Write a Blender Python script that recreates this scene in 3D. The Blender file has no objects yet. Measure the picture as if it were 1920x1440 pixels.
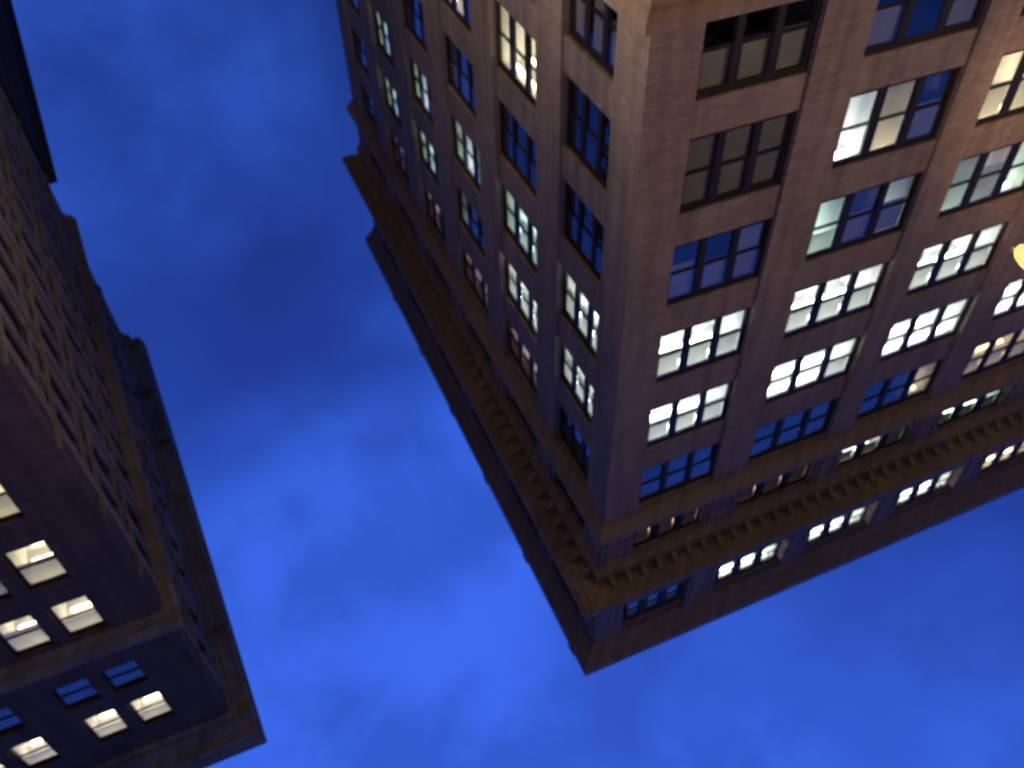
import bpy, bmesh, math, random
from mathutils import Vector, Matrix
random.seed(11)
scene = bpy.context.scene
COL = scene.collection

# ------------------------------------------------------------------ camera
CAM = Vector((11.1178, -18.0398, 1.6203))
RR = (Vector((-0.91949146, -0.39235032, 0.02442728)),      # right
      Vector((0.30476401, -0.67222202, 0.67471213)),       # down
      Vector((-0.24830296, 0.62783659, 0.73767666)))       # forward
cd = bpy.data.cameras.new('camera'); cam = bpy.data.objects.new('camera', cd); COL.objects.link(cam)
m = Matrix.Identity(4)
for i in range(3):
    m[i][0] = RR[0][i]; m[i][1] = -RR[1][i]; m[i][2] = -RR[2][i]; m[i][3] = CAM[i]
cam.matrix_world = m
cd.sensor_width = 36.0; cd.lens = 1662.99 / 1920 * 36.0
cd.clip_start = 0.1; cd.clip_end = 3000
cd.dof.use_dof = True; cd.dof.focus_distance = 7.5; cd.dof.aperture_fstop = 0.9
scene.camera = cam

# ------------------------------------------------------------------ world (dusk sky with soft cloud)
SUN_EL, SUN_ROT = math.radians(6.0), math.radians(200)
w = bpy.data.worlds.new('World'); scene.world = w; w.use_nodes = True
nt = w.node_tree; N = nt.nodes; L = nt.links; N.clear()
out = N.new('ShaderNodeOutputWorld'); bg = N.new('ShaderNodeBackground'); L.new(bg.outputs[0], out.inputs[0])
sky = N.new('ShaderNodeTexSky'); sky.sky_type = 'NISHITA'; sky.sun_disc = False
sky.sun_elevation = SUN_EL; sky.sun_rotation = SUN_ROT; sky.ozone_density = 2.0; sky.air_density = 1.0; sky.dust_density = 0.3
tint = N.new('ShaderNodeMix'); tint.data_type = 'RGBA'; tint.blend_type = 'MULTIPLY'; tint.inputs[0].default_value = 1.0
L.new(sky.outputs[0], tint.inputs[6]); tint.inputs[7].default_value = (0.38, 0.75, 2.6, 1)
tc = N.new('ShaderNodeTexCoord')
def noise(scale, off, detail=4.0, rough=0.5, dist=0.3):
    mp = N.new('ShaderNodeMapping'); L.new(tc.outputs['Generated'], mp.inputs[0]); mp.inputs['Location'].default_value = off
    n = N.new('ShaderNodeTexNoise'); n.inputs['Scale'].default_value = scale; n.inputs['Detail'].default_value = detail
    n.inputs['Roughness'].default_value = rough; n.inputs['Distortion'].default_value = dist
    L.new(mp.outputs[0], n.inputs['Vector']); return n.outputs['Fac']
def remap(v, a, b, c, d, smooth=True):
    r = N.new('ShaderNodeMapRange'); r.inputs['From Min'].default_value = a; r.inputs['From Max'].default_value = b
    r.inputs['To Min'].default_value = c; r.inputs['To Max'].default_value = d
    if smooth: r.interpolation_type = 'SMOOTHSTEP'
    L.new(v, r.inputs['Value']); return r.outputs[0]
def mixc(fac, c1, c2, mode='MIX'):
    x = N.new('ShaderNodeMix'); x.data_type = 'RGBA'; x.blend_type = mode
    for inp, v in ((x.inputs[0], fac), (x.inputs[6], c1), (x.inputs[7], c2)):
        if isinstance(v, (int, float)): inp.default_value = v
        elif isinstance(v, tuple): inp.default_value = (*v, 1)
        else: L.new(v, inp)
    return x.outputs[2]
SK = 0.15
cloud = mixc(remap(noise(2.3, (-1.826, -2.385, 1.361), 4.5, 0.45, 0.4), 0.36, 0.62, 0, 1), (0.016 / SK, 0.045 / SK, 0.31 / SK), (0.042 / SK, 0.135 / SK, 0.80 / SK))
deck = mixc(remap(noise(1.6, (0.2, 5.3, 0.9), 3.0), 0.3, 0.6, 0.62, 1.0), tint.outputs[2], cloud)
sz = N.new('ShaderNodeSeparateXYZ'); L.new(tc.outputs['Generated'], sz.inputs[0])
deck = mixc(remap(sz.outputs[2], 0.72, 0.9, 0.0, 0.55), deck, (0.040 / SK, 0.130 / SK, 0.76 / SK))
deck = mixc(remap(noise(6.0, (2.2, 1.1, 4.4), 6.0, 0.58, 0.25), 0.34, 0.60, 0.5, 0.0), deck, (0.018 / SK, 0.052 / SK, 0.34 / SK))
lift = remap(sz.outputs[2], 0.40, 0.88, 0.60, 1.14)     # the cloud deck thins towards the zenith
vm = N.new('ShaderNodeVectorMath'); vm.operation = 'SCALE'; L.new(deck, vm.inputs[0]); L.new(lift, vm.inputs['Scale'])
L.new(vm.outputs[0], bg.inputs[0]); bg.inputs[1].default_value = SK

# very weak low sun, added as an even warm fill on the facades
sd = bpy.data.lights.new('sun', 'SUN'); sd.energy = 0.03; sd.angle = math.radians(12); sd.color = (1.0, 0.8, 0.7)
so = bpy.data.objects.new('sun', sd); COL.objects.link(so)
so.rotation_euler = (math.radians(90) - SUN_EL, 0, math.radians(180) - SUN_ROT)

scene.view_settings.view_transform = 'Standard'; scene.view_settings.look = 'None'
scene.view_settings.exposure = 0.0; scene.view_settings.gamma = 1.0; scene.view_settings.use_curve_mapping = False
scene.render.engine = 'CYCLES'
scene.cycles.use_denoising = True
scene.cycles.max_bounces = 6; scene.cycles.diffuse_bounces = 3; scene.cycles.glossy_bounces = 3; scene.cycles.transparent_max_bounces = 8
scene.cycles.sample_clamp_indirect = 6.0; scene.cycles.caustics_reflective = False; scene.cycles.caustics_refractive = False

# ------------------------------------------------------------------ materials
def newmat(name):
    mt = bpy.data.materials.new(name); mt.use_nodes = True
    nt = mt.node_tree; nt.nodes.clear()
    o = nt.nodes.new('ShaderNodeOutputMaterial')
    return mt, nt, o

def surf(name, c1, c2, rough=0.8, scale=0.6, detail=6, bump=0.0, bscale=20, brick=None, spec=0.3):
    """two-tone weathered surface; brick=(width,height,mortar colour) lays courses in the x+y / z plane"""
    mt, nt, o = newmat(name); n = nt.nodes; l = nt.links
    p = n.new('ShaderNodeBsdfPrincipled'); l.new(p.outputs[0], o.inputs[0])
    p.inputs['Roughness'].default_value = rough
    p.inputs['Specular IOR Level'].default_value = spec
    g = n.new('ShaderNodeNewGeometry')
    a = n.new('ShaderNodeTexNoise'); a.inputs['Scale'].default_value = scale; a.inputs['Detail'].default_value = detail; a.inputs['Roughness'].default_value = 0.65
    l.new(g.outputs['Position'], a.inputs['Vector'])
    r = n.new('ShaderNodeMapRange'); r.inputs['From Min'].default_value = 0.3; r.inputs['From Max'].default_value = 0.7
    l.new(a.outputs['Fac'], r.inputs['Value'])
    mx = n.new('ShaderNodeMix'); mx.data_type = 'RGBA'; l.new(r.outputs[0], mx.inputs[0])
    mx.inputs[6].default_value = (*c1, 1); mx.inputs[7].default_value = (*c2, 1)
    colo = mx.outputs[2]
    # vertical rain streaks
    sx = n.new('ShaderNodeSeparateXYZ'); l.new(g.outputs['Position'], sx.inputs[0])
    ad = n.new('ShaderNodeMath'); ad.operation = 'ADD'; l.new(sx.outputs[0], ad.inputs[0]); l.new(sx.outputs[1], ad.inputs[1])
    cb = n.new('ShaderNodeCombineXYZ')
    s1 = n.new('ShaderNodeMath'); s1.operation = 'MULTIPLY'; s1.inputs[1].default_value = 2.2; l.new(ad.outputs[0], s1.inputs[0])
    s2 = n.new('ShaderNodeMath'); s2.operation = 'MULTIPLY'; s2.inputs[1].default_value = 0.18; l.new(sx.outputs[2], s2.inputs[0])
    l.new(s1.outputs[0], cb.inputs[0]); l.new(s2.outputs[0], cb.inputs[1])
    st = n.new('ShaderNodeTexNoise'); st.inputs['Scale'].default_value = 1.0; st.inputs['Detail'].default_value = 5
    l.new(cb.outputs[0], st.inputs['Vector'])
    sr = n.new('ShaderNodeMapRange'); sr.inputs['From Min'].default_value = 0.35; sr.inputs['From Max'].default_value = 0.7; sr.inputs['To Min'].default_value = 1.12; sr.inputs['To Max'].default_value = 0.74
    l.new(st.outputs['Fac'], sr.inputs['Value'])
    m2 = n.new('ShaderNodeVectorMath'); m2.operation = 'SCALE'; l.new(colo, m2.inputs[0]); l.new(sr.outputs[0], m2.inputs['Scale'])
    colo = m2.outputs[0]
    hgt = None
    if brick:
        bw, bh, mort = brick
        c2b = n.new('ShaderNodeCombineXYZ'); l.new(ad.outputs[0], c2b.inputs[0]); l.new(sx.outputs[2], c2b.inputs[1])
        b = n.new('ShaderNodeTexBrick'); l.new(c2b.outputs[0], b.inputs['Vector'])
        b.inputs['Scale'].default_value = 1.0; b.inputs['Brick Width'].default_value = bw; b.inputs['Row Height'].default_value = bh
        b.inputs['Mortar Size'].default_value = bh * 0.10; b.inputs['Mortar Smooth'].default_value = 0.3
        b.inputs['Color1'].default_value = (1.12, 1.1, 1.08, 1); b.inputs['Color2'].default_value = (0.8, 0.8, 0.82, 1); b.inputs['Mortar'].default_value = (*mort, 1)
        m3 = n.new('ShaderNodeMix'); m3.data_type = 'RGBA'; m3.blend_type = 'MULTIPLY'; m3.inputs[0].default_value = 1.0
        l.new(colo, m3.inputs[6]); l.new(b.outputs['Color'], m3.inputs[7]); colo = m3.outputs[2]
        hgt = b.outputs['Fac']
    l.new(colo, p.inputs['Base Color'])
    if bump:
        bn = n.new('ShaderNodeTexNoise'); bn.inputs['Scale'].default_value = bscale; bn.inputs['Detail'].default_value = 4; l.new(g.outputs['Position'], bn.inputs['Vector'])
        bp = n.new('ShaderNodeBump'); bp.inputs['Strength'].default_value = bump; bp.inputs['Distance'].default_value = 0.02
        l.new(bn.outputs['Fac'], bp.inputs['Height']); l.new(bp.outputs[0], p.inputs['Normal'])
    return mt

def emis(name, col, strength):
    mt, nt, o = newmat(name)
    e = nt.nodes.new('ShaderNodeEmission'); e.inputs[0].default_value = (*col, 1); e.inputs[1].default_value = strength
    nt.links.new(e.outputs[0], o.inputs[0]); return mt

def glass(name, tcol=(0.8, 0.85, 0.85)):
    """window pane: partly see-through, sky reflecting by the glancing angle, with old uneven glass"""
    mt, nt, o = newmat(name); n = nt.nodes; l = nt.links
    t = n.new('ShaderNodeBsdfTransparent'); t.inputs[0].default_value = (*tcol, 1)
    gl = n.new('ShaderNodeBsdfGlossy'); gl.inputs['Roughness'].default_value = 0.03; gl.inputs[0].default_value = (0.95, 0.95, 0.95, 1)
    ge = n.new('ShaderNodeNewGeometry')
    dt = n.new('ShaderNodeVectorMath'); dt.operation = 'DOT_PRODUCT'; l.new(ge.outputs['Incoming'], dt.inputs[0]); l.new(ge.outputs['Normal'], dt.inputs[1])
    def mth(op, a_, b_=None):
        x = n.new('ShaderNodeMath'); x.operation = op
        for i_, v_ in enumerate((a_, b_)):
            if v_ is None: continue
            if isinstance(v_, (int, float)): x.inputs[i_].default_value = v_
            else: l.new(v_, x.inputs[i_])
        return x.outputs[0]
    c_ = mth('ABSOLUTE', dt.outputs['Value']); fr_ = mth('ADD', mth('MULTIPLY', mth('POWER', mth('SUBTRACT', 1.0, c_), 4.0), 0.80), 0.17)
    g = n.new('ShaderNodeNewGeometry')
    no = n.new('ShaderNodeTexNoise'); no.inputs['Scale'].default_value = 0.9; no.inputs['Detail'].default_value = 2; l.new(g.outputs['Position'], no.inputs['Vector'])
    b = n.new('ShaderNodeBump'); b.inputs['Strength'].default_value = 0.25; b.inputs['Distance'].default_value = 0.06; l.new(no.outputs['Fac'], b.inputs['Height'])
    l.new(b.outputs[0], gl.inputs['Normal'])
    mx = n.new('ShaderNodeMixShader'); l.new(fr_, mx.inputs[0]); l.new(t.outputs[0], mx.inputs[1]); l.new(gl.outputs[0], mx.inputs[2])
    l.new(mx.outputs[0], o.inputs[0]); return mt

def blindmat(name, col, trans=0.55):
    mt, nt, o = newmat(name); n = nt.nodes; l = nt.links
    d = n.new('ShaderNodeBsdfDiffuse'); t = n.new('ShaderNodeBsdfTranslucent')
    g = n.new('ShaderNodeNewGeometry'); no = n.new('ShaderNodeTexNoise'); no.inputs['Scale'].default_value = 1.3; no.inputs['Detail'].default_value = 3; l.new(g.outputs['Position'], no.inputs['Vector'])
    r = n.new('ShaderNodeMapRange'); r.inputs['To Min'].default_value = 0.78; r.inputs['To Max'].default_value = 1.18; l.new(no.outputs['Fac'], r.inputs['Value'])
    v = n.new('ShaderNodeVectorMath'); v.operation = 'SCALE'; v.inputs[0].default_value = col; l.new(r.outputs[0], v.inputs['Scale'])
    l.new(v.outputs[0], d.inputs[0]); l.new(v.outputs[0], t.inputs[0])
    mx = n.new('ShaderNodeMixShader'); mx.inputs[0].default_value = trans
    l.new(d.outputs[0], mx.inputs[1]); l.new(t.outputs[0], mx.inputs[2]); l.new(mx.outputs[0], o.inputs[0]); return mt

M = {}
M['brick'] = surf('tan_brick', (0.25, 0.198, 0.160), (0.185, 0.147, 0.120), 0.85, 0.35, 7, 0.4, 14, brick=(0.42, 0.11, (0.72, 0.7, 0.7)))
M['stone'] = surf('pale_stone', (0.27, 0.21, 0.18), (0.2, 0.155, 0.135), 0.8, 0.8, 7, 0.5, 8, brick=(1.6, 0.62, (0.5, 0.5, 0.5)))
M['terracotta'] = surf('terracotta', (0.25, 0.19, 0.15), (0.17, 0.13, 0.105), 0.75, 1.1, 7, 0.6, 10)
M['dark_brick'] = surf('dark_toned_brick', (0.11, 0.08, 0.068), (0.065, 0.05, 0.043), 0.9, 0.5, 7, 0.4, 14, brick=(0.62, 0.2, (0.7, 0.7, 0.7)))  # dark brown brick, tone mottled at random
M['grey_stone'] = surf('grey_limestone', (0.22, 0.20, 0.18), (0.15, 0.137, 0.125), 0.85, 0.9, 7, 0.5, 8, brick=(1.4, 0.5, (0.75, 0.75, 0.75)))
M['black_brick'] = surf('unlit_brick', (0.035, 0.028, 0.025), (0.02, 0.017, 0.016), 0.95, 0.5, 6, 0.3, 12, brick=(0.62, 0.2, (0.7, 0.7, 0.7)))  # near-black colour holds the darkness of an unlit building in silhouette
M['frame'] = surf('brown_frame_paint', (0.018, 0.014, 0.012), (0.012, 0.010, 0.009), 0.55, 3, 4)
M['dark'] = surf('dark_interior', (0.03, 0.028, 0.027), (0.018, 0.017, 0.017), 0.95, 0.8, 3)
M['white_wall'] = surf('office_plaster', (0.82, 0.82, 0.8), (0.74, 0.74, 0.72), 0.9, 0.9, 3)
M['asphalt'] = surf('asphalt', (0.055, 0.053, 0.05), (0.04, 0.039, 0.038), 0.85, 0.7, 8, 0.4, 40)
M['pavement'] = surf('pavement_concrete', (0.25, 0.235, 0.215), (0.18, 0.17, 0.16), 0.9, 0.8, 8, 0.3, 30)
M['metal'] = surf('lamp_metal', (0.1, 0.1, 0.1), (0.07, 0.07, 0.07), 0.45, 2, 4)
M['roofing'] = surf('roofing_felt', (0.06, 0.055, 0.05), (0.04, 0.04, 0.04), 0.95, 0.8, 5)
M['paint'] = surf('road_paint', (0.7, 0.68, 0.62), (0.5, 0.48, 0.44), 0.7, 3, 6)
M['glass'] = glass('window_glass')
M['dimglass'] = glass('dusty_glass', (0.55, 0.55, 0.55))
M['blind'] = blindmat('cream_blind', (0.74, 0.74, 0.66), 0.65)
M['gblind'] = blindmat('grey_blind', (0.34, 0.33, 0.31), 0.25)
M['pblind'] = blindmat('pink_blind', (0.5, 0.36, 0.34), 0.5)
M['lum_W'] = emis('tube_white', (0.97, 1.0, 0.92), 26)
M['lum_G'] = emis('tube_green', (0.76, 1.0, 0.8), 12)
M['lum_g'] = emis('tube_dim_green', (0.85, 1.0, 0.88), 5.0)
M['lum_Y'] = emis('tube_yellow', (1.0, 0.72, 0.3), 6.0)
M['lum_C'] = emis('tube_cream', (1.0, 0.80, 0.46), 14.0)
M['lum_P'] = emis('tube_orange', (1.0, 0.62, 0.42), 5.0)
M['lamp_lens'] = emis('sodium_lens', (1.0, 0.46, 0.15), 2.0)

# ------------------------------------------------------------------ helpers
def link(name, bm, mat, parent=None):
    me = bpy.data.meshes.new(name)
    if name == 'pane': bm.normal_update()
    else: bmesh.ops.recalc_face_normals(bm, faces=bm.faces[:])
    bm.to_mesh(me); bm.free()
    if mat: me.materials.append(mat)
    o = bpy.data.objects.new(name, me); COL.objects.link(o)
    if parent: o.parent = parent
    return o

def thing(name, label, cat, group=None):
    o = bpy.data.objects.new(name, None); COL.objects.link(o)
    o['label'] = label; o['category'] = cat
    if group: o['group'] = group
    return o

def hexa(bm, c):
    v = [bm.verts.new(p) for p in c]
    for f in ((0, 1, 3, 2), (4, 6, 7, 5), (0, 4, 5, 1), (2, 3, 7, 6), (0, 2, 6, 4), (1, 5, 7, 3)):
        bm.faces.new([v[i] for i in f])

class Face:
    """a facade: O its foot at the street corner, U along the wall, N outward"""
    def __init__(s, O, U, Nn): s.O = Vector(O); s.U = Vector(U).normalized(); s.N = Vector(Nn).normalized()
    def p(s, u, n, z): return s.O + s.U * u + s.N * n + Vector((0, 0, z))
    def box(s, bm, u0, u1, n0, n1, z0, z1):
        hexa(bm, [s.p(u, n, z) for u in (u0, u1) for n in (n0, n1) for z in (z0, z1)])

def outface(bm, q, n):
    if (q[1] - q[0]).cross(q[2] - q[0]).dot(n) < 0: q = q[::-1]
    bm.faces.new([bm.verts.new(p) for p in q])

def plain_box(bm, x0, x1, y0, y1, z0, z1):
    hexa(bm, [Vector((x, y, z)) for x in (x0, x1) for y in (y0, y1) for z in (z0, z1)])

def sweep(bm, fa, fb, la, lb, prof, ea=0.0, eb=0.0):
    """moulding that runs along face fa (from its far end), round the corner, and along fb; prof = closed loop of (n, z)"""
    ca = fa.U.cross(Vector((0, 0, 1)))
    rings = [[], [], []]
    for n, z in prof:
        # corner: intersection of the two offset lines
        pa = fa.O + fa.N * n; pb = fb.O + fb.N * n
        d = fa.U.x * fb.U.y - fa.U.y * fb.U.x
        t = ((pb.x - pa.x) * fb.U.y - (pb.y - pa.y) * fb.U.x) / d
        c = pa + fa.U * t
        rings[0].append(fa.O + fa.N * n + fa.U * (la + ea * max(n, 0)) + Vector((0, 0, z)))
        rings[1].append(Vector((c.x, c.y, z)))
        rings[2].append(fb.O + fb.N * n + fb.U * (lb + eb * max(n, 0)) + Vector((0, 0, z)))
    V = [[bm.verts.new(p) for p in r] for r in rings]; k = len(prof)
    for a in range(2):
        for i in range(k):
            j = (i + 1) % k
            bm.faces.new((V[a][i], V[a][j], V[a + 1][j], V[a + 1][i]))
    bm.faces.new(V[0]); bm.faces.new(V[2][::-1])

def wall_grid(bm, F, cols, rows, zlo, zhi, u0, u1, n_pier, n_span, depth):
    """piers full height between the columns, spandrels between the rows inside each column"""
    e = u0
    for a, b in cols + [(u1, None)]:
        if a - e > 0.01: F.box(bm, e, a, -depth, n_pier, zlo, zhi)
        if b is None: break
        z = zlo
        for c, d in rows:
            if c - z > 0.01: F.box(bm, a, b, -depth, n_span, z, c)
            z = d
        if zhi - z > 0.01: F.box(bm, a, b, -depth, n_span, z, zhi)
        e = b

def window(bld, F, a, b, z0, z1, n, sashes=3, mull=0.30, states=None, style='double', head=0.16, jamb=0.12, label=None, room_depth=3.2):
    """states: one per sash: (room code or None, blind code or None, blind fraction from the head)"""
    states = states or [(None, None, 0)] * sashes
    states = list(states)
    bm = bmesh.new()
    back = n - 0.13
    F.box(bm, a, a + jamb, back, n, z0, z1); F.box(bm, b - jamb, b, back, n, z0, z1)
    F.box(bm, a + jamb, b - jamb, back, n, z1 - head, z1); F.box(bm, a + jamb, b - jamb, back, n + 0.05, z0, z0 + 0.10)
    ia, ib, iz0, iz1 = a + jamb, b - jamb, z0 + 0.10, z1 - head
    wd = (ib - ia - (sashes - 1) * mull) / sashes
    gl = bmesh.new(); sp = []
    for s in range(sashes):
        u0 = ia + s * (wd + mull); u1 = u0 + wd; sp.append((u0, u1))
        if s < sashes - 1: F.box(bm, u1, u1 + mull, back - 0.02, n - 0.003, iz0, iz1)
        zm = (iz0 + iz1) / 2
        fr = 0.045
        parts = [(iz0, zm, n - 0.095, n - 0.06), (zm, iz1, n - 0.055, n - 0.02)] if style == 'double' else [(iz0, iz1, n - 0.085, n - 0.05)]
        for (za, zb, m0, m1) in parts:
            F.box(bm, u0, u0 + fr, m0, m1, za, zb); F.box(bm, u1 - fr, u1, m0, m1, za, zb)
            F.box(bm, u0 + fr, u1 - fr, m0, m1, za, za + fr); F.box(bm, u0 + fr, u1 - fr, m0, m1, zb - fr, zb)
            tl = random.uniform(-0.006, 0.006)
            q = [F.p(u0 + fr, m0 + 0.015 + tl, za + fr), F.p(u1 - fr, m0 + 0.015 - tl, za + fr), F.p(u1 - fr, m0 + 0.018 - tl, zb - fr), F.p(u0 + fr, m0 + 0.018 + tl, zb - fr)]
            outface(gl, q, F.N)
    wo = link('window', bm, M['frame'], bld)
    if label: wo['label'] = label
    link('pane', gl, M['glass'], wo)
    # blinds
    for kind, mk in (('B', 'blind'), ('D', 'gblind'), ('P', 'pblind')):
        bb = bmesh.new(); any_ = False
        for (u0, u1), (rm, bl, fr) in zip(sp, states):
            if bl == kind and fr > 0:
                h = (iz1 - iz0) * min(1.0, fr + random.uniform(-0.03, 0.03) * (fr < 1))
                F.box(bb, u0 + 0.02, u1 - 0.02, back - 0.035, back - 0.025, iz1 - h, iz1 - 0.003)
                F.box(bb, u0 + 0.02, u1 - 0.02, back - 0.045, back - 0.015, iz1 - h - 0.03, iz1 - h - 0.002)
                any_ = True
        if any_: link('blind', bb, M[mk], wo)
        else: bb.free()
    # lit rooms: neighbouring sashes with the same code share one room
    i = 0
    while i < sashes:
        code = states[i][0]
        if not code: i += 1; continue
        j = i
        while j + 1 < sashes and states[j + 1][0] == code: j += 1
        ra = sp[i][0] - (mull * 0.45 if i else 0.1); rb = sp[j][1] + (mull * 0.45 if j < sashes - 1 else 0.1)
        r = bmesh.new(); nb = back - 0.06; nr = nb - room_depth
        zf, zc = z0 - 0.75 if z0 > 3 else z0, z1 + 0.05
        pts = [F.p(u, nn, z) for u in (ra, rb) for nn in (nr, nb) for z in (zf, zc)]
        v = [r.verts.new(p) for p in pts]
        for f in ((0, 1, 3, 2), (4, 6, 7, 5), (0, 4, 5, 1), (0, 2, 6, 4), (1, 5, 7, 3)): r.faces.new([v[k] for k in f])
        # partitions above the head and below the sill close the room to the window frame
        r.faces.new([r.verts.new(F.p(u, nb, z)) for u, z in ((ra, zf), (rb, zf), (rb, z0), (ra, z0))])
        link('room', r, M['white_wall'], wo)
        t = bmesh.new()
        for k, dn in enumerate((0.30, 1.0, 1.9, 2.7)):
            if dn > room_depth - 0.2: continue
            F.box(t, ra + 0.2, rb - 0.2, nb - dn - 0.14, nb - dn, zc - 0.12, zc - 0.06)
        F.box(t, ra + 0.16, ra + 0.2, nb - min(2.84, room_depth - 0.25), nb - 0.28, zc - 0.11, zc - 0.07)
        link('ceiling_light', t, M['lum_' + code], wo)
        i = j + 1
    return wo

# ================================================================== SETTING
def ground_sheet(name, x0, x1, y0, y1, z0, z1, mat):
    bm = bmesh.new(); plain_box(bm, x0, x1, y0, y1, z0, z1); o = link(name, bm, mat); o['kind'] = 'structure'; return o
ground_sheet('ground', -900, 900, -900, 900, -0.5, -0.02, M['asphalt'])
ground_sheet('road', -120, 140, -15.2, -4.6, -0.016, 0.0, M['asphalt'])
ground_sheet('side_road', 4.2, 14.4, -4.6, 120, -0.012, 0.004, M['asphalt'])
ground_sheet('pavement', -120, 3.6, -4.2, -0.15, -0.01, 0.14, M['pavement'])
ground_sheet('pavement', 14.8, 140, -4.2, 5.2, -0.01, 0.14, M['pavement'])
ground_sheet('pavement', -120, 140, -20.5, -15.4, -0.01, 0.14, M['pavement'])

# ================================================================== MAIN BUILDING
FB = Face((0, 0, 0), (-1, 0, 0), (0, -1, 0))
FA = Face((0, 0, 0), (0, 1, 0), (1, 0, 0))
LA, LB = 38.2, 48.6
colA = [(1.70, 5.06), (6.95, 11.0), (13.0, 17.1), (19.2, 23.2), (25.5, 29.5), (31.8, 35.9)]
colB = [(1.57, 5.30), (7.02, 11.32), (12.70, 17.04), (18.68, 23.01), (24.65, 28.98), (30.6, 34.93), (36.6, 40.93), (42.6, 46.9)]
rows = [(0.6, 5.6), (7.4, 10.4), (11.62, 14.22), (15.38, 17.98), (19.18, 21.74), (23.05, 25.53), (26.92, 29.30), (30.68, 33.16)]
attic = [(35.20, 36.75), (42.0, 43.94)]
bld = thing('corner_office_building', 'tall brown brick office block with lit windows and deep bracketed cornices, largest in view', 'building')
bm = bmesh.new()
T = 0.5
sweep(bm, FA, FB, colA[0][0], colB[0][0], [(0, 0), (0, 33.5), (-T, 33.5), (-T, 0)])   # corner pier
wall_grid(bm, FA, colA, rows, 0, 33.5, colA[0][0], LA, 0.0, -0.12, T)
wall_grid(bm, FB, colB, rows, 0, 33.5, colB[0][0], LB, 0.0, -0.12, T)
link('wall', bm, M['brick'], bld)
bm = bmesh.new()
sweep(bm, FA, FB, colA[0][0], colB[0][0], [(0.003, 33.5), (0.003, 45.2), (-T, 45.2), (-T, 33.5)])
wall_grid(bm, FA, colA, attic, 33.5, 45.2, colA[0][0], LA, 0.003, -0.15, T)
wall_grid(bm, FB, colB, attic, 33.5, 45.2, colB[0][0], LB, 0.003, -0.15, T)
# sunk panels framed on the attic piers
for F, cols, ln in ((FA, colA, LA), (FB, colB, LB)):
    ed = [0.0]
    for a, b in cols: ed += [a, b]
    ed.append(ln)
    for i in range(0, len(ed), 2):
        a, b = ed[i] + 0.22, ed[i + 1] - 0.22
        if b - a < 0.4: continue
        for z0, z1 in ((35.05, 36.85), (39.4, 43.9)):
            F.box(bm, a, a + 0.12, 0.004, 0.06, z0, z1); F.box(bm, b - 0.12, b, 0.004, 0.06, z0, z1)
            F.box(bm, a + 0.12, b - 0.12, 0.004, 0.06, z0, z0 + 0.12); F.box(bm, a + 0.12, b - 0.12, 0.004, 0.06, z1 - 0.12, z1)
link('attic_wall', bm, M['stone'], bld)
# dark core behind the rooms, the party walls and the roof
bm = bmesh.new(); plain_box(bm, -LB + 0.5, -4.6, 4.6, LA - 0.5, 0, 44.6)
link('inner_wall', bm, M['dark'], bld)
bm = bmesh.new()
plain_box(bm, -LB - 0.3, -0.5, LA - 0.0, LA + 0.3, 0, 45.2); plain_box(bm, -LB - 0.3, -LB, 0.5, LA, 0, 45.2)
link('rear_wall', bm, M['brick'], bld)
bm = bmesh.new(); plain_box(bm, -LB, -0.45, 0.45, LA, 44.7, 45.0); link('roof', bm, M['roofing'], bld)
bm = bmesh.new()
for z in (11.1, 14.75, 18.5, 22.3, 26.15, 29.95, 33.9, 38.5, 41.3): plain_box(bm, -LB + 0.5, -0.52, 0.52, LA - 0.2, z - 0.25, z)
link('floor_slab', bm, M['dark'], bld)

bm = bmesh.new()
sweep(bm, FA, FB, LA, LB, [(-0.2, 10.95), (0.12, 10.95), (0.2, 11.15), (0.3, 11.25), (0.43, 11.5), (0.43, 11.72), (0.3, 11.8), (-0.119, 11.8)][:7] + [(0.003, 11.85), (0.003, 11.3), (-0.2, 11.3)])
link('belt_course', bm, M['terracotta'], bld)
bm = bmesh.new()
sweep(bm, FA, FB, LA, LB, [(-0.1, 33.44), (0.10, 33.44), (0.14, 33.6), (0.24, 33.66), (0.28, 33.78), (0.40, 33.86), (0.46, 34.0), (0.46, 34.2), (0.3, 34.32), (-0.1, 34.36)], 0.6)
link('belt_course', bm, M['terracotta'], bld)
# bracketed cornice
bm = bmesh.new()
sweep(bm, FA, FB, LA, LB, [(-0.1, 36.92), (0.10, 36.92), (0.14, 37.1), (0.28, 37.16), (0.30, 37.80), (0.95, 37.80), (0.98, 37.88), (1.28, 37.88), (1.30, 37.98), (1.40, 38.02), (1.40, 38.30), (1.3, 38.36), (0.6, 38.5), (-0.1, 38.6)], 0.35)
cor = link('bracketed_cornice', bm, M['terracotta'], bld)
bk = None
def bracket_mesh():
    b = bmesh.new()
    prof = [(0, 0.0), (0.12, 0.0), (0.2, 0.08), (0.34, 0.12), (0.42, 0.28), (0.60, 0.36), (0.62, 0.64), (0, 0.64)]
    v0 = [b.verts.new((-0.15, n, z)) for n, z in prof]; v1 = [b.verts.new((0.15, n, z)) for n, z in prof]
    b.faces.new(v0); b.faces.new(v1[::-1])
    for i in range(len(prof)): b.faces.new((v0[i], v1[i], v1[(i + 1) % 8], v0[(i + 1) % 8]))
    return b
for F, ln, st, n0 in ((FA, LA, 0.98, 0.4), (FB, LB, 0.80, 0.4)):
    u = n0
    while u < ln - 0.2:
        if bk is None: o = bk = link('bracket', bracket_mesh(), M['terracotta'], cor)
        else: o = bk.copy(); COL.objects.link(o)
        o.parent = cor
        P = F.p(u, 0.301, 37.797 - 0.64 * 0.62)
        mm = Matrix.Identity(4)
        for i in range(3): mm[i][0] = F.U[i] * 0.75; mm[i][1] = F.N[i] * 0.8; mm[i][3] = P[i]
        mm[2][2] = 0.62
        o.matrix_world = mm
        u += st
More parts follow.
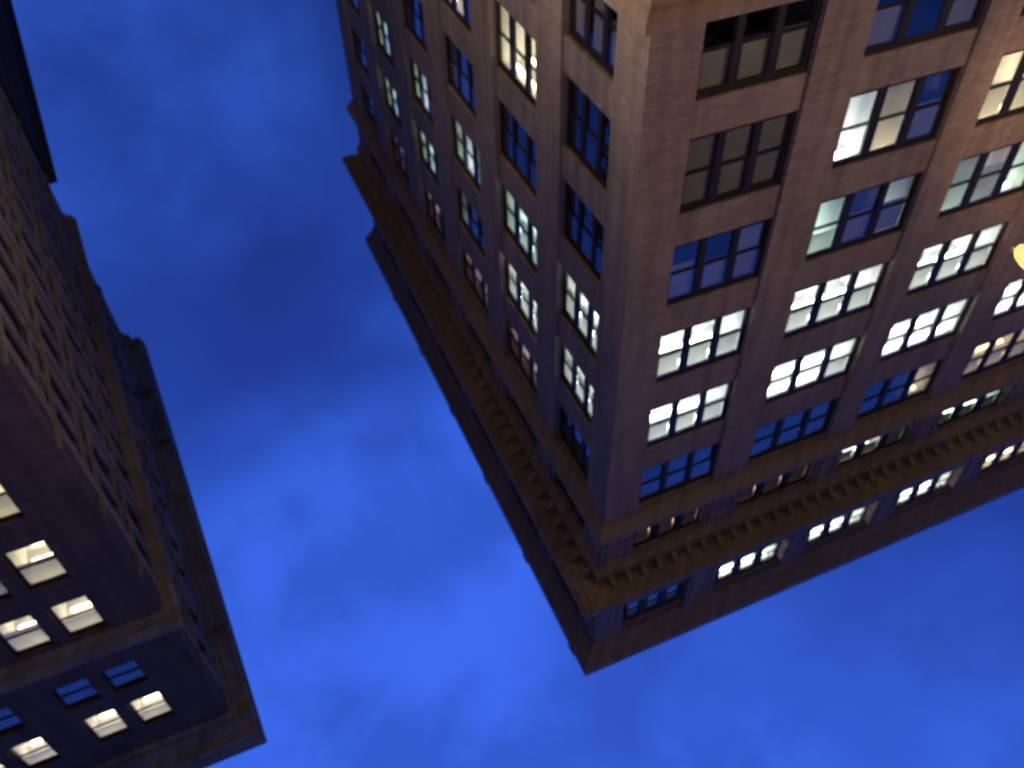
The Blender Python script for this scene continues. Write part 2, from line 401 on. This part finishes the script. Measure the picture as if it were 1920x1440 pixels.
bm = bmesh.new()
sweep(bm, FA, FB, LA, LB, [(-0.1, 44.35), (0.10, 44.35), (0.14, 44.55), (0.24, 44.6), (0.28, 44.9), (0.5, 45.0), (0.56, 45.3), (0.74, 45.4), (0.80, 45.65), (0.80, 46.0), (0.7, 46.1), (-0.3, 46.2), (-0.3, 45.2)], 0.5)
top = link('roof_cornice', bm, M['terracotta'], bld)
for i in range(6):
    bm = bmesh.new(); u = 0.9 + 6.1 * i
    FA.box(bm, u - 0.3, u + 0.3, 0.55, 0.825, 45.75, 46.25)
    link('acroterion', bm, M['terracotta'], top)

S = (None, None, 0); Dg = (None, 'D', 1.0); Dh = (None, 'D', 0.5)
def R3(x): return [x, x, x]
WB = ('W', 'B', 0.5); W0 = ('W', None, 0); G0 = ('G', None, 0); GB = ('G', 'B', 0.5)
gB = ('g', 'B', 0.55); g0 = ('g', None, 0)
B_states = {
 (0, 1): R3((None, 'B', 0.5)), (0, 2): R3(Dg), (0, 3): [(None, 'D', 0.6), (None, 'D', 0.5), (None, 'D', 0.9)], (0, 4): R3(WB), (0, 5): R3(WB), (0, 6): R3(S), (0, 7): R3(('P', 'D', 1.0)), (0, 8): R3((None, 'B', 0.5)),
 (1, 1): [(None, 'D', 0.5), S, (None, 'D', 0.3)], (1, 2): [W0, ('C', 'B', 1.0), Dh], (1, 3): [('G', 'B', 0.35), Dh, ('g', 'D', 0.55)], (1, 4): R3(WB), (1, 5): [W0, W0, ('W', 'B', 0.4)], (1, 6): R3(S), (1, 7): R3(('P', 'D', 1.0)), (1, 8): R3(W0),
 (2, 1): R3(Dh), (2, 2): [('C', 'B', 0.5), ('C', 'B', 0.5), Dh], (2, 3): [('G', 'B', 1.0), ('g', 'B', 0.6), G0], (2, 4): [WB, WB, WB], (2, 5): R3(W0), (2, 6): [S, S, ('Y', None, 0)], (2, 7): [('W', 'D', 0.55)] * 2 + [('g', 'D', 0.6)], (2, 8): R3(W0),
 (3, 3): R3(S), (3, 4): R3(Dh), (3, 5): R3(W0), (3, 6): R3(('Y', 'B', 0.4)), (3, 7): R3(('G', 'D', 0.5)), (3, 8): R3(W0),
 (4, 5): R3(W0), (4, 6): R3(('C', 'B', 0.4)), (4, 7): R3(S), (4, 8): R3(('C', None, 0)), (5, 8): R3(('C', None, 0)),
}
A_states = {
 (0, 1): [Dh, Dg, Dh], (0, 2): R3(S), (0, 3): R3(S), (0, 4): R3(('W', 'B', 0.55)), (0, 5): R3(('W', 'B', 0.6)), (0, 6): R3(S),
 (1, 1): R3(S), (1, 2): R3(('C', None, 0)), (1, 3): R3(S), (1, 4): R3(('G', 'B', 0.55)), (1, 5): R3(('W', 'B', 0.6)), (1, 6): R3(('P', 'P', 0.5)),
 (2, 2): [Dg, ('C', 'B', 1), ('C', None, 0)], (2, 3): R3(Dh), (2, 4): [('G', 'B', 0.5), W0, ('G', 'B', 0.5)], (2, 5): [S, S, ('g', 'B', 1.0)], (2, 6): R3(('P', 'P', 0.5)),
 (3, 3): R3(S), (3, 4): [('G', 'B', .5), W0, ('G', 'B', .5)], (3, 5): [('G', 'B', .5)] * 3, (3, 6): R3(('P', 'P', 0.5)),
 (4, 4): [Dh, ('G', 'B', 0.5), ('G', 'B', 0.5)], (4, 5): [('G', 'B', .5)] * 3, (4, 6): R3(('P', 'P', 0.6)), (5, 5): [('C', None, 0), S, S], (1, 7): [S, ('P', 'D', .7), S], (2, 7): [S, S, ('P', 'D', .7)],
 (3, 7): R3(S),
}
def rowz(r): return rows[r + 1] if r <= 6 else attic[r - 7]
for F, cols, st, vis in ((FB, colB, B_states, 6), (FA, colA, A_states, 6)):
    for ci, (a, b) in enumerate(cols[:vis]):
        for r in range(1, 9):
            z0, z1 = rowz(r)
            s = st.get((ci, r))
            if s is None: s = random.choice([R3(S), R3(Dh), [Dh, S, S], R3(S)])
            n = (-0.20 if F is FB else -0.26) if r <= 6 else -0.22
            if r == 7: window(bld, F, a + 0.1, b - 0.1, z0, z1, n, 3, 0.42, s, 'single', 0.1, 0.1)
            elif r == 8: window(bld, F, a + 0.3, b - 0.3, z0, z1, n, 3, 0.45, s, 'double', 0.1, 0.1)
            else: window(bld, F, a, b, z0, z1, n, 3, 0.27 if b - a > 3.9 else 0.24, s, 'double', 0.17, 0.14)
# the windows nobody sees from here (lower floors, far bays): one plain run
bm = bmesh.new(); gl = bmesh.new()
for F, cols, k0 in ((FB, colB, 6), (FA, colA, 6)):
    for ci, (a, b) in enumerate(cols):
        for ri, (z0, z1) in enumerate(rows + attic):
            if ri >= 2 and ci < k0: continue
            F.box(bm, a, a + .14, -.46, -.3, z0, z1); F.box(bm, b - .14, b, -.46, -.3, z0, z1); F.box(bm, a + .14, b - .14, -.46, -.3, z1 - .18, z1)
            F.box(bm, a + .14, b - .14, -.46, -.25, z0, z0 + .1); F.box(bm, a + .14, b - .14, -.42, -.36, (z0 + z1) / 2 - .04, (z0 + z1) / 2 + .04)
            for q in (1, 2): F.box(bm, a + (b - a) * q / 3 - .15, a + (b - a) * q / 3 + .15, -.46, -.43, z0 + .1, z1 - .18)
            outface(gl, [F.p(u, -.405, z) for u, z in ((a + .14, z0 + .1), (b - .14, z0 + .1), (b - .14, z1 - .18), (a + .14, z1 - .18))], F.N)
wo = link('window', bm, M['frame'], bld); wo['kind'] = 'stuff'; wo['label'] = 'further dark sash windows of the same block'
link('pane', gl, M['glass'], wo)

# ================================================================== BUILDING ACROSS THE SIDE STREET
W0x, Y0 = 18.48, 5.41
yaw = math.radians(3.3)
FF = Face((W0x, Y0, 0), (1, 0, 0), (0, -1, 0))
FS = Face((W0x, Y0, 0), (math.sin(yaw), math.cos(yaw), 0), (-math.cos(yaw), math.sin(yaw), 0))
LF, LS = 24.0, 32.0
bl2 = thing('narrow_window_building', 'dark stone building across the side street with pairs of small warm lit windows', 'building')
r2 = [(16.7, 19.3), (20.9, 23.5), (25.1, 27.75), (29.3, 31.95), (33.35, 35.9), (39.2, 41.3), (42.6, 45.3)]
cF = [(2.17, 3.72), (4.30, 5.85), (7.60, 9.15), (9.73, 11.28), (13.0, 14.3), (15.1, 16.4), (18.4, 19.7), (20.5, 21.8)]
cS = []
u = 1.9
while u < LS - 2.6:
    cS += [(u, u + 1.25), (u + 2.0, u + 3.25)]; u += 5.1
bm = bmesh.new()
sweep(bm, FS, FF, cS[0][0], cF[0][0], [(0, 0), (0, 48.4), (-T, 48.4), (-T, 0)])
wall_grid(bm, FF, cF, r2, 0, 48.4, cF[0][0], LF, 0, -0.02, T)
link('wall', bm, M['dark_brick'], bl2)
bm = bmesh.new()
wall_grid(bm, FS, cS, r2, 0, 48.4, cS[0][0], LS, 0, -0.1, T)
# quoin strip at the corner, pilasters and sill bands on the side-street front
u = 0.9 + 0.35
e = 1.25 + 0.0
k = 0
while k * 5.1 + 1.9 - 0.75 < LS - 0.8:
    uu = 1.9 + 5.1 * k - 1.15 + (0.35 if k == 0 else 0)
    FS.box(bm, uu, uu + 0.75, 0.003, 0.07, 0, 36.2)
    FS.box(bm, uu + 0.1, uu + 0.65, 0.003, 0.06, 38.4, 47.0)
    k += 1
for z0, z1 in r2:
    FS.box(bm, 0.06, LS - 0.05, 0.004, 0.14, z0 - 0.22, z0 - 0.05)
    for a, b in cS:
        FS.box(bm, a - 0.12, b + 0.12, 0.004, 0.08, z1 + 0.06, z1 + 0.34)
link('stone_front', bm, M['grey_stone'], bl2)
pF, pS = FF.p(LF, 0, 0), FS.p(LS, 0, 0)
bm = bmesh.new()
base = [FF.p(0.55, -0.55, 0), FF.p(LF - 0.1, -0.55, 0), Vector((pF.x - 0.1, pS.y - 0.1, 0)), FS.p(LS - 0.1, -0.55, 0)]
def prism(bm, pts, z0, z1):
    a = [bm.verts.new((p.x, p.y, z0)) for p in pts]; b = [bm.verts.new((p.x, p.y, z1)) for p in pts]
    bm.faces.new(a); bm.faces.new(b[::-1])
    for i in range(len(pts)): j = (i + 1) % len(pts); bm.faces.new((a[i], a[j], b[j], b[i]))
core = [FF.p(4.2, -4.2, 0), FF.p(LF - 0.2, -4.2, 0), Vector((pF.x - 0.2, pS.y - 0.2, 0)), FS.p(LS - 0.2, -4.2, 0)]
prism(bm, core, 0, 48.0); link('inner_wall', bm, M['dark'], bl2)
bm = bmesh.new(); prism(bm, base, 48.0, 48.3); link('roof', bm, M['roofing'], bl2)
bm = bmesh.new()
FS.box(bm, LS, LS + 0.3, -22, -0.02, 0, 48.35); FF.box(bm, LF, LF + 0.3, -30, -0.02, 0, 48.35)
link('rear_wall', bm, M['dark_brick'], bl2)
bm = bmesh.new()
for z in (19.9, 24.1, 28.4, 32.6, 37.2, 41.9): prism(bm, base, z - 0.2, z)
link('floor_slab', bm, M['dark'], bl2)
bm = bmesh.new()
sweep(bm, FS, FF, LS, LF, [(-0.1, 36.15), (0.1, 36.15), (0.15, 36.4), (0.38, 36.48), (0.42, 36.75), (0.55, 36.85), (0.55, 37.15), (0.3, 37.3), (-0.1, 37.35)], 0.6)
link('belt_course', bm, M['grey_stone'], bl2)
bm = bmesh.new()
sweep(bm, FS, FF, LS, LF, [(-0.1, 47.1), (0.12, 47.1), (0.18, 47.5), (0.4, 47.6), (0.45, 48.2), (0.95, 48.6), (1.0, 49.0), (1.1, 49.15), (1.12, 49.9), (0.95, 50.0), (-0.3, 49.6), (-0.3, 48.4)], 0.9)
rc2 = link('roof_cornice', bm, M['grey_stone'], bl2)
for i in range(7):
    bm = bmesh.new(); u = 0.2 + 5.1 * i
    FS.box(bm, u - 0.3, u + 0.3, 0.46, 1.06, 47.75, 48.27)
    link('modillion', bm, M['grey_stone'], rc2)
F_lit = {(0, 2): ('C', 'B', 0.45), (0, 3): ('C', 'B', 0.5), (0, 4): ('C', 'B', 0.35), (1, 4): ('C', 'B', 0.55), (1, 3): ('P', 'B', .5), (0, 6): ('C', 'B', 0.3), (1, 6): ('C', 'B', 0.3), (2, 6): ('C', 'B', 0.3), (3, 6): ('C', 'B', 0.3)}
for ci, (a, b) in enumerate(cF[:4]):
    for ri, (z0, z1) in enumerate(r2):
        window(bl2, FF, a, b, z0, z1, -0.15, 1, 0, [F_lit.get((ci, ri), S)], 'double', 0.09, 0.06, room_depth=2.6)
S_lit = {(4, 2): ('Y', None, 0), (6, 3): ('C', None, 0), (4, 4): ('Y', None, 0), (3, 4): ('C', 'B', .4), (8, 3): ('P', 'P', .4), (7, 2): ('P', None, 0), (2, 3): ('P', 'P', .6), (5, 6): ('P', 'P', .5)}
nn = 0
for ci, (a, b) in enumerate(cS):
    for ri, (z0, z1) in enumerate(r2):
        if nn >= 72 or ri < 1: continue
        nn += 1
        window(bl2, FS, a, b, z0, z1, -0.10, 1, 0, [S_lit.get((ci, ri), random.choice([S, S, Dh, Dg]))], 'double', 0.12, 0.09, room_depth=2.4)
bm = bmesh.new(); gl = bmesh.new()
def simple_win(F, a, b, z0, z1):
    F.box(bm, a, a + .09, -.4, -.24, z0, z1); F.box(bm, b - .09, b, -.4, -.24, z0, z1); F.box(bm, a + .09, b - .09, -.4, -.24, z1 - .12, z1)
    F.box(bm, a + .09, b - .09, -.4, -.2, z0, z0 + .1); F.box(bm, a + .09, b - .09, -.37, -.31, (z0 + z1) / 2 - .04, (z0 + z1) / 2 + .04)
    outface(gl, [F.p(u, -.345, z) for u, z in ((a + .09, z0 + .1), (b - .09, z0 + .1), (b - .09, z1 - .12), (a + .09, z1 - .12))], F.N)
for a, b in cF[4:]:
    for z0, z1 in r2: simple_win(FF, a, b, z0, z1)
for a, b in cS: simple_win(FS, a, b, *r2[0])
wo = link('window', bm, M['frame'], bl2); wo['kind'] = 'stuff'; wo['label'] = 'further dark windows of the same stone building'
link('pane', gl, M['glass'], wo)

# ================================================================== UNLIT BUILDING FARTHER ALONG
bl3 = thing('unlit_building', 'black unlit building farther along the side street, beyond the narrow-windowed stone one', 'building')
s0 = 32.5
O3 = FS.p(s0, 0.22, 0)
F3 = Face(O3, FS.U, FS.N); FE = Face(O3, -FS.N, -FS.U)
r3 = [(8.0, 10.4), (12.0, 14.4), (16.0, 18.4), (20.0, 22.4), (24.0, 26.4), (28.0, 30.4)]
c3 = [(1.5 + 3.2 * i, 2.9 + 3.2 * i) for i in range(16)]
bm = bmesh.new(); wall_grid(bm, F3, c3, r3, 0, 33.2, 0, 54, 0, -0.05, 0.5)
F3.box(bm, 0, 0.4, -20, -0.502, 0, 33.2)
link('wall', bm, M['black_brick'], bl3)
bm = bmesh.new(); F3.box(bm, 0.5, 53.9, -20, -3, 0, 32.8); link('inner_wall', bm, M['dark'], bl3)
bm = bmesh.new(); F3.box(bm, 0.01, 54, -20, -0.1, 33.2, 33.5); link('roof', bm, M['roofing'], bl3)
bm = bmesh.new(); sweep(bm, F3, FE, 54, 18, [(-0.1, 32.6), (0.08, 32.6), (0.12, 33.1), (0.3, 33.3), (0.36, 33.8), (0.3, 34.0), (-0.1, 34.05)])
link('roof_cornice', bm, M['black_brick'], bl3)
for a, b in c3:
    for z0, z1 in r3:
        bm = bmesh.new(); gl = bmesh.new()
        simple_win(F3, a, b, z0, z1)
        wo = link('window', bm, M['frame'], bl3); link('pane', gl, M['dimglass'], wo)

# ================================================================== BLOCK ACROSS THE AVENUE (mirrored in the lowest windows)
bl4 = thing('avenue_building', 'plain brick block across the avenue, mirrored darkly in the lowest office windows', 'building')
F4 = Face((-31, -26, 0), (1, 0, 0), (0, 1, 0))
bm = bmesh.new(); c4 = [(1.6 + 3.4 * i, 3.2 + 3.4 * i) for i in range(11)]; r4 = [(1.2 + 3.7 * k, 3.3 + 3.7 * k) for k in range(11)]
wall_grid(bm, F4, c4, r4, 0, 42, 0, 39, 0, -0.05, 0.5); F4.box(bm, 0, 0.4, -16, -0.502, 0, 42); F4.box(bm, 38.6, 39, -16, -0.502, 0, 42)
link('wall', bm, M['dark_brick'], bl4)
bm = bmesh.new(); F4.box(bm, 0.45, 38.55, -16, -2, 0, 41.5); link('inner_wall', bm, M['dark'], bl4)
bm = bmesh.new(); F4.box(bm, -0.3, 39.3, -16, 0.4, 42, 42.8); link('roof', bm, M['roofing'], bl4)
bm = bmesh.new(); gl = bmesh.new()
for a, b in c4:
    for z0, z1 in r4: simple_win(F4, a, b, z0, z1)
wo = link('window', bm, M['frame'], bl4); wo['kind'] = 'stuff'; link('pane', gl, M['glass'], wo)

# ================================================================== STREET LAMPS
def tube(bm, pts, r, seg=10):
    rings = []
    for i, p in enumerate(pts):
        d = (pts[min(i + 1, len(pts) - 1)] - pts[max(i - 1, 0)]).normalized()
        a = d.orthogonal().normalized() if abs(d.z) < 0.99 else Vector((1, 0, 0))
        x = Vector((1, 0, 0)); 
        if abs(d.x) > 0.9: x = Vector((0, 1, 0))
        a = (x - d * x.dot(d)).normalized(); b = d.cross(a)
        rr = r[i] if isinstance(r, (list, tuple)) else r
        rings.append([bm.verts.new(p + a * rr * math.cos(2 * math.pi * k / seg) + b * rr * math.sin(2 * math.pi * k / seg)) for k in range(seg)])
    for i in range(len(rings) - 1):
        for k in range(seg): bm.faces.new((rings[i][k], rings[i][(k + 1) % seg], rings[i + 1][(k + 1) % seg], rings[i + 1][k]))
    bm.faces.new(rings[0]); bm.faces.new(rings[-1][::-1])

def street_lamp(base, head, label, power, colr=(1.0, 0.70, 0.47)):
    base = Vector(base); head = Vector(head)
    t = thing('street_lamp', label, 'street lamp', 'street lamps on the pavements'); t.location = base
    d = head - base; h = d.z; d.z = 0; L_ = d.length; dn = d.normalized(); sd_ = Vector((-dn.y, dn.x, 0))
    bm = bmesh.new(); tube(bm, [Vector((0, 0, 0)), Vector((0, 0, 0.9)), Vector((0, 0, 1.0)), Vector((0, 0, h - 0.6))], [0.17, 0.16, 0.1, 0.06])
    link('pole', bm, M['metal'], t)
    bm = bmesh.new(); pts = [Vector((0, 0, h - 0.75)) + dn * (L_ - 0.35) * k / 8 + Vector((0, 0, 0.85 * math.sin(k / 8 * math.pi / 2))) for k in range(9)]
    tube(bm, pts, 0.035); link('arm', bm, M['metal'], t)
    bm = bmesh.new()
    hp = dn * L_ + Vector((0, 0, h + 0.1))
    rings = []
    for s, wv, hv in ((-0.42, 0.05, 0.04), (-0.3, 0.10, 0.07), (-0.1, 0.15, 0.10), (0.12, 0.16, 0.10), (0.3, 0.11, 0.07), (0.38, 0.03, 0.03)):
        rings.append([bm.verts.new(hp + dn * s + sd_ * wv * math.cos(a) + Vector((0, 0, max(0, hv * math.sin(a)) if True else 0))) for a in [2 * math.pi * k / 14 for k in range(14)]])
    for i in range(5):
        for k in range(14): bm.faces.new((rings[i][k], rings[i][(k + 1) % 14], rings[i + 1][(k + 1) % 14], rings[i + 1][k]))
    bm.faces.new(rings[0]); bm.faces.new(rings[-1][::-1])
    hd = link('lamp_head', bm, M['metal'], t)
    bm = bmesh.new(); bmesh.ops.create_uvsphere(bm, u_segments=16, v_segments=8, radius=1.0)
    for v in bm.verts:
        c = v.co.copy(); v.co = hp + Vector((0, 0, -0.02)) + dn * (-0.01 + c.x * 0.34) + sd_ * c.y * 0.2 + Vector((0, 0, c.z * 0.17 - 0.03))
    link('lens', bm, M['lamp_lens'], hd)
    ld = bpy.data.lights.new('lamp_light', 'POINT'); ld.energy = power; ld.color = colr; ld.shadow_soft_size = 0.15
    lo = bpy.data.objects.new('lamp_light', ld); COL.objects.link(lo); lo.parent = t; lo.location = hp + Vector((0, 0, -0.42))
    return t
street_lamp((0.35, -15.9, 0.14), (0.45, -11.745, 10.0), 'glowing orange street lamp at the right edge, in front of the brick block', 700, (1.0, 0.5, 0.2))
street_lamp((3.4, 3.2, 0.14), (8.0, 3.2, 9.5), 'street lamp on the brick block corner of the side street, its arm over the road', 2500, (1.0, 0.76, 0.56))
street_lamp((3.3, 26.0, 0.14), (6.6, 26.0, 9.5), 'street lamp on the brick block side of the side street, beyond the corner one', 2500, (1.0, 0.76, 0.56))
street_lamp((-13.0, -20.8, 0.14), (-13.0, -17.2, 9.6), 'street lamp on the far pavement of the avenue, opposite the middle of the brick block', 4800)
street_lamp((27.0, -20.8, 0.14), (27.0, -17.2, 9.6), 'street lamp on the far pavement of the avenue, opposite the narrow-windowed stone building', 3000)
street_lamp((-40.0, -20.8, 0.14), (-40.0, -17.2, 9.6), 'street lamp on the far pavement of the avenue, farthest from the side street', 4200)
# added spot: orange wash on the brick wall in place of lens flare
lamp0 = [o for o in bpy.data.objects if o.name == 'street_lamp'][0]
sp = bpy.data.lights.new('flare_wash', 'SPOT'); sp.energy = 26000; sp.color = (1.0, 0.60, 0.30); sp.spot_size = math.radians(44); sp.spot_blend = 1.0; sp.shadow_soft_size = 0.2
spo = bpy.data.objects.new('flare_wash', sp); COL.objects.link(spo); spo.parent = lamp0
spo.location = Vector((0.04, 4.13, 9.6)); dr = Vector((-25.5, 0, 21)) - (Vector((0.35, -15.9, 0.14)) + spo.location)
spo.rotation_euler = dr.to_track_quat('-Z', 'Y').to_euler()
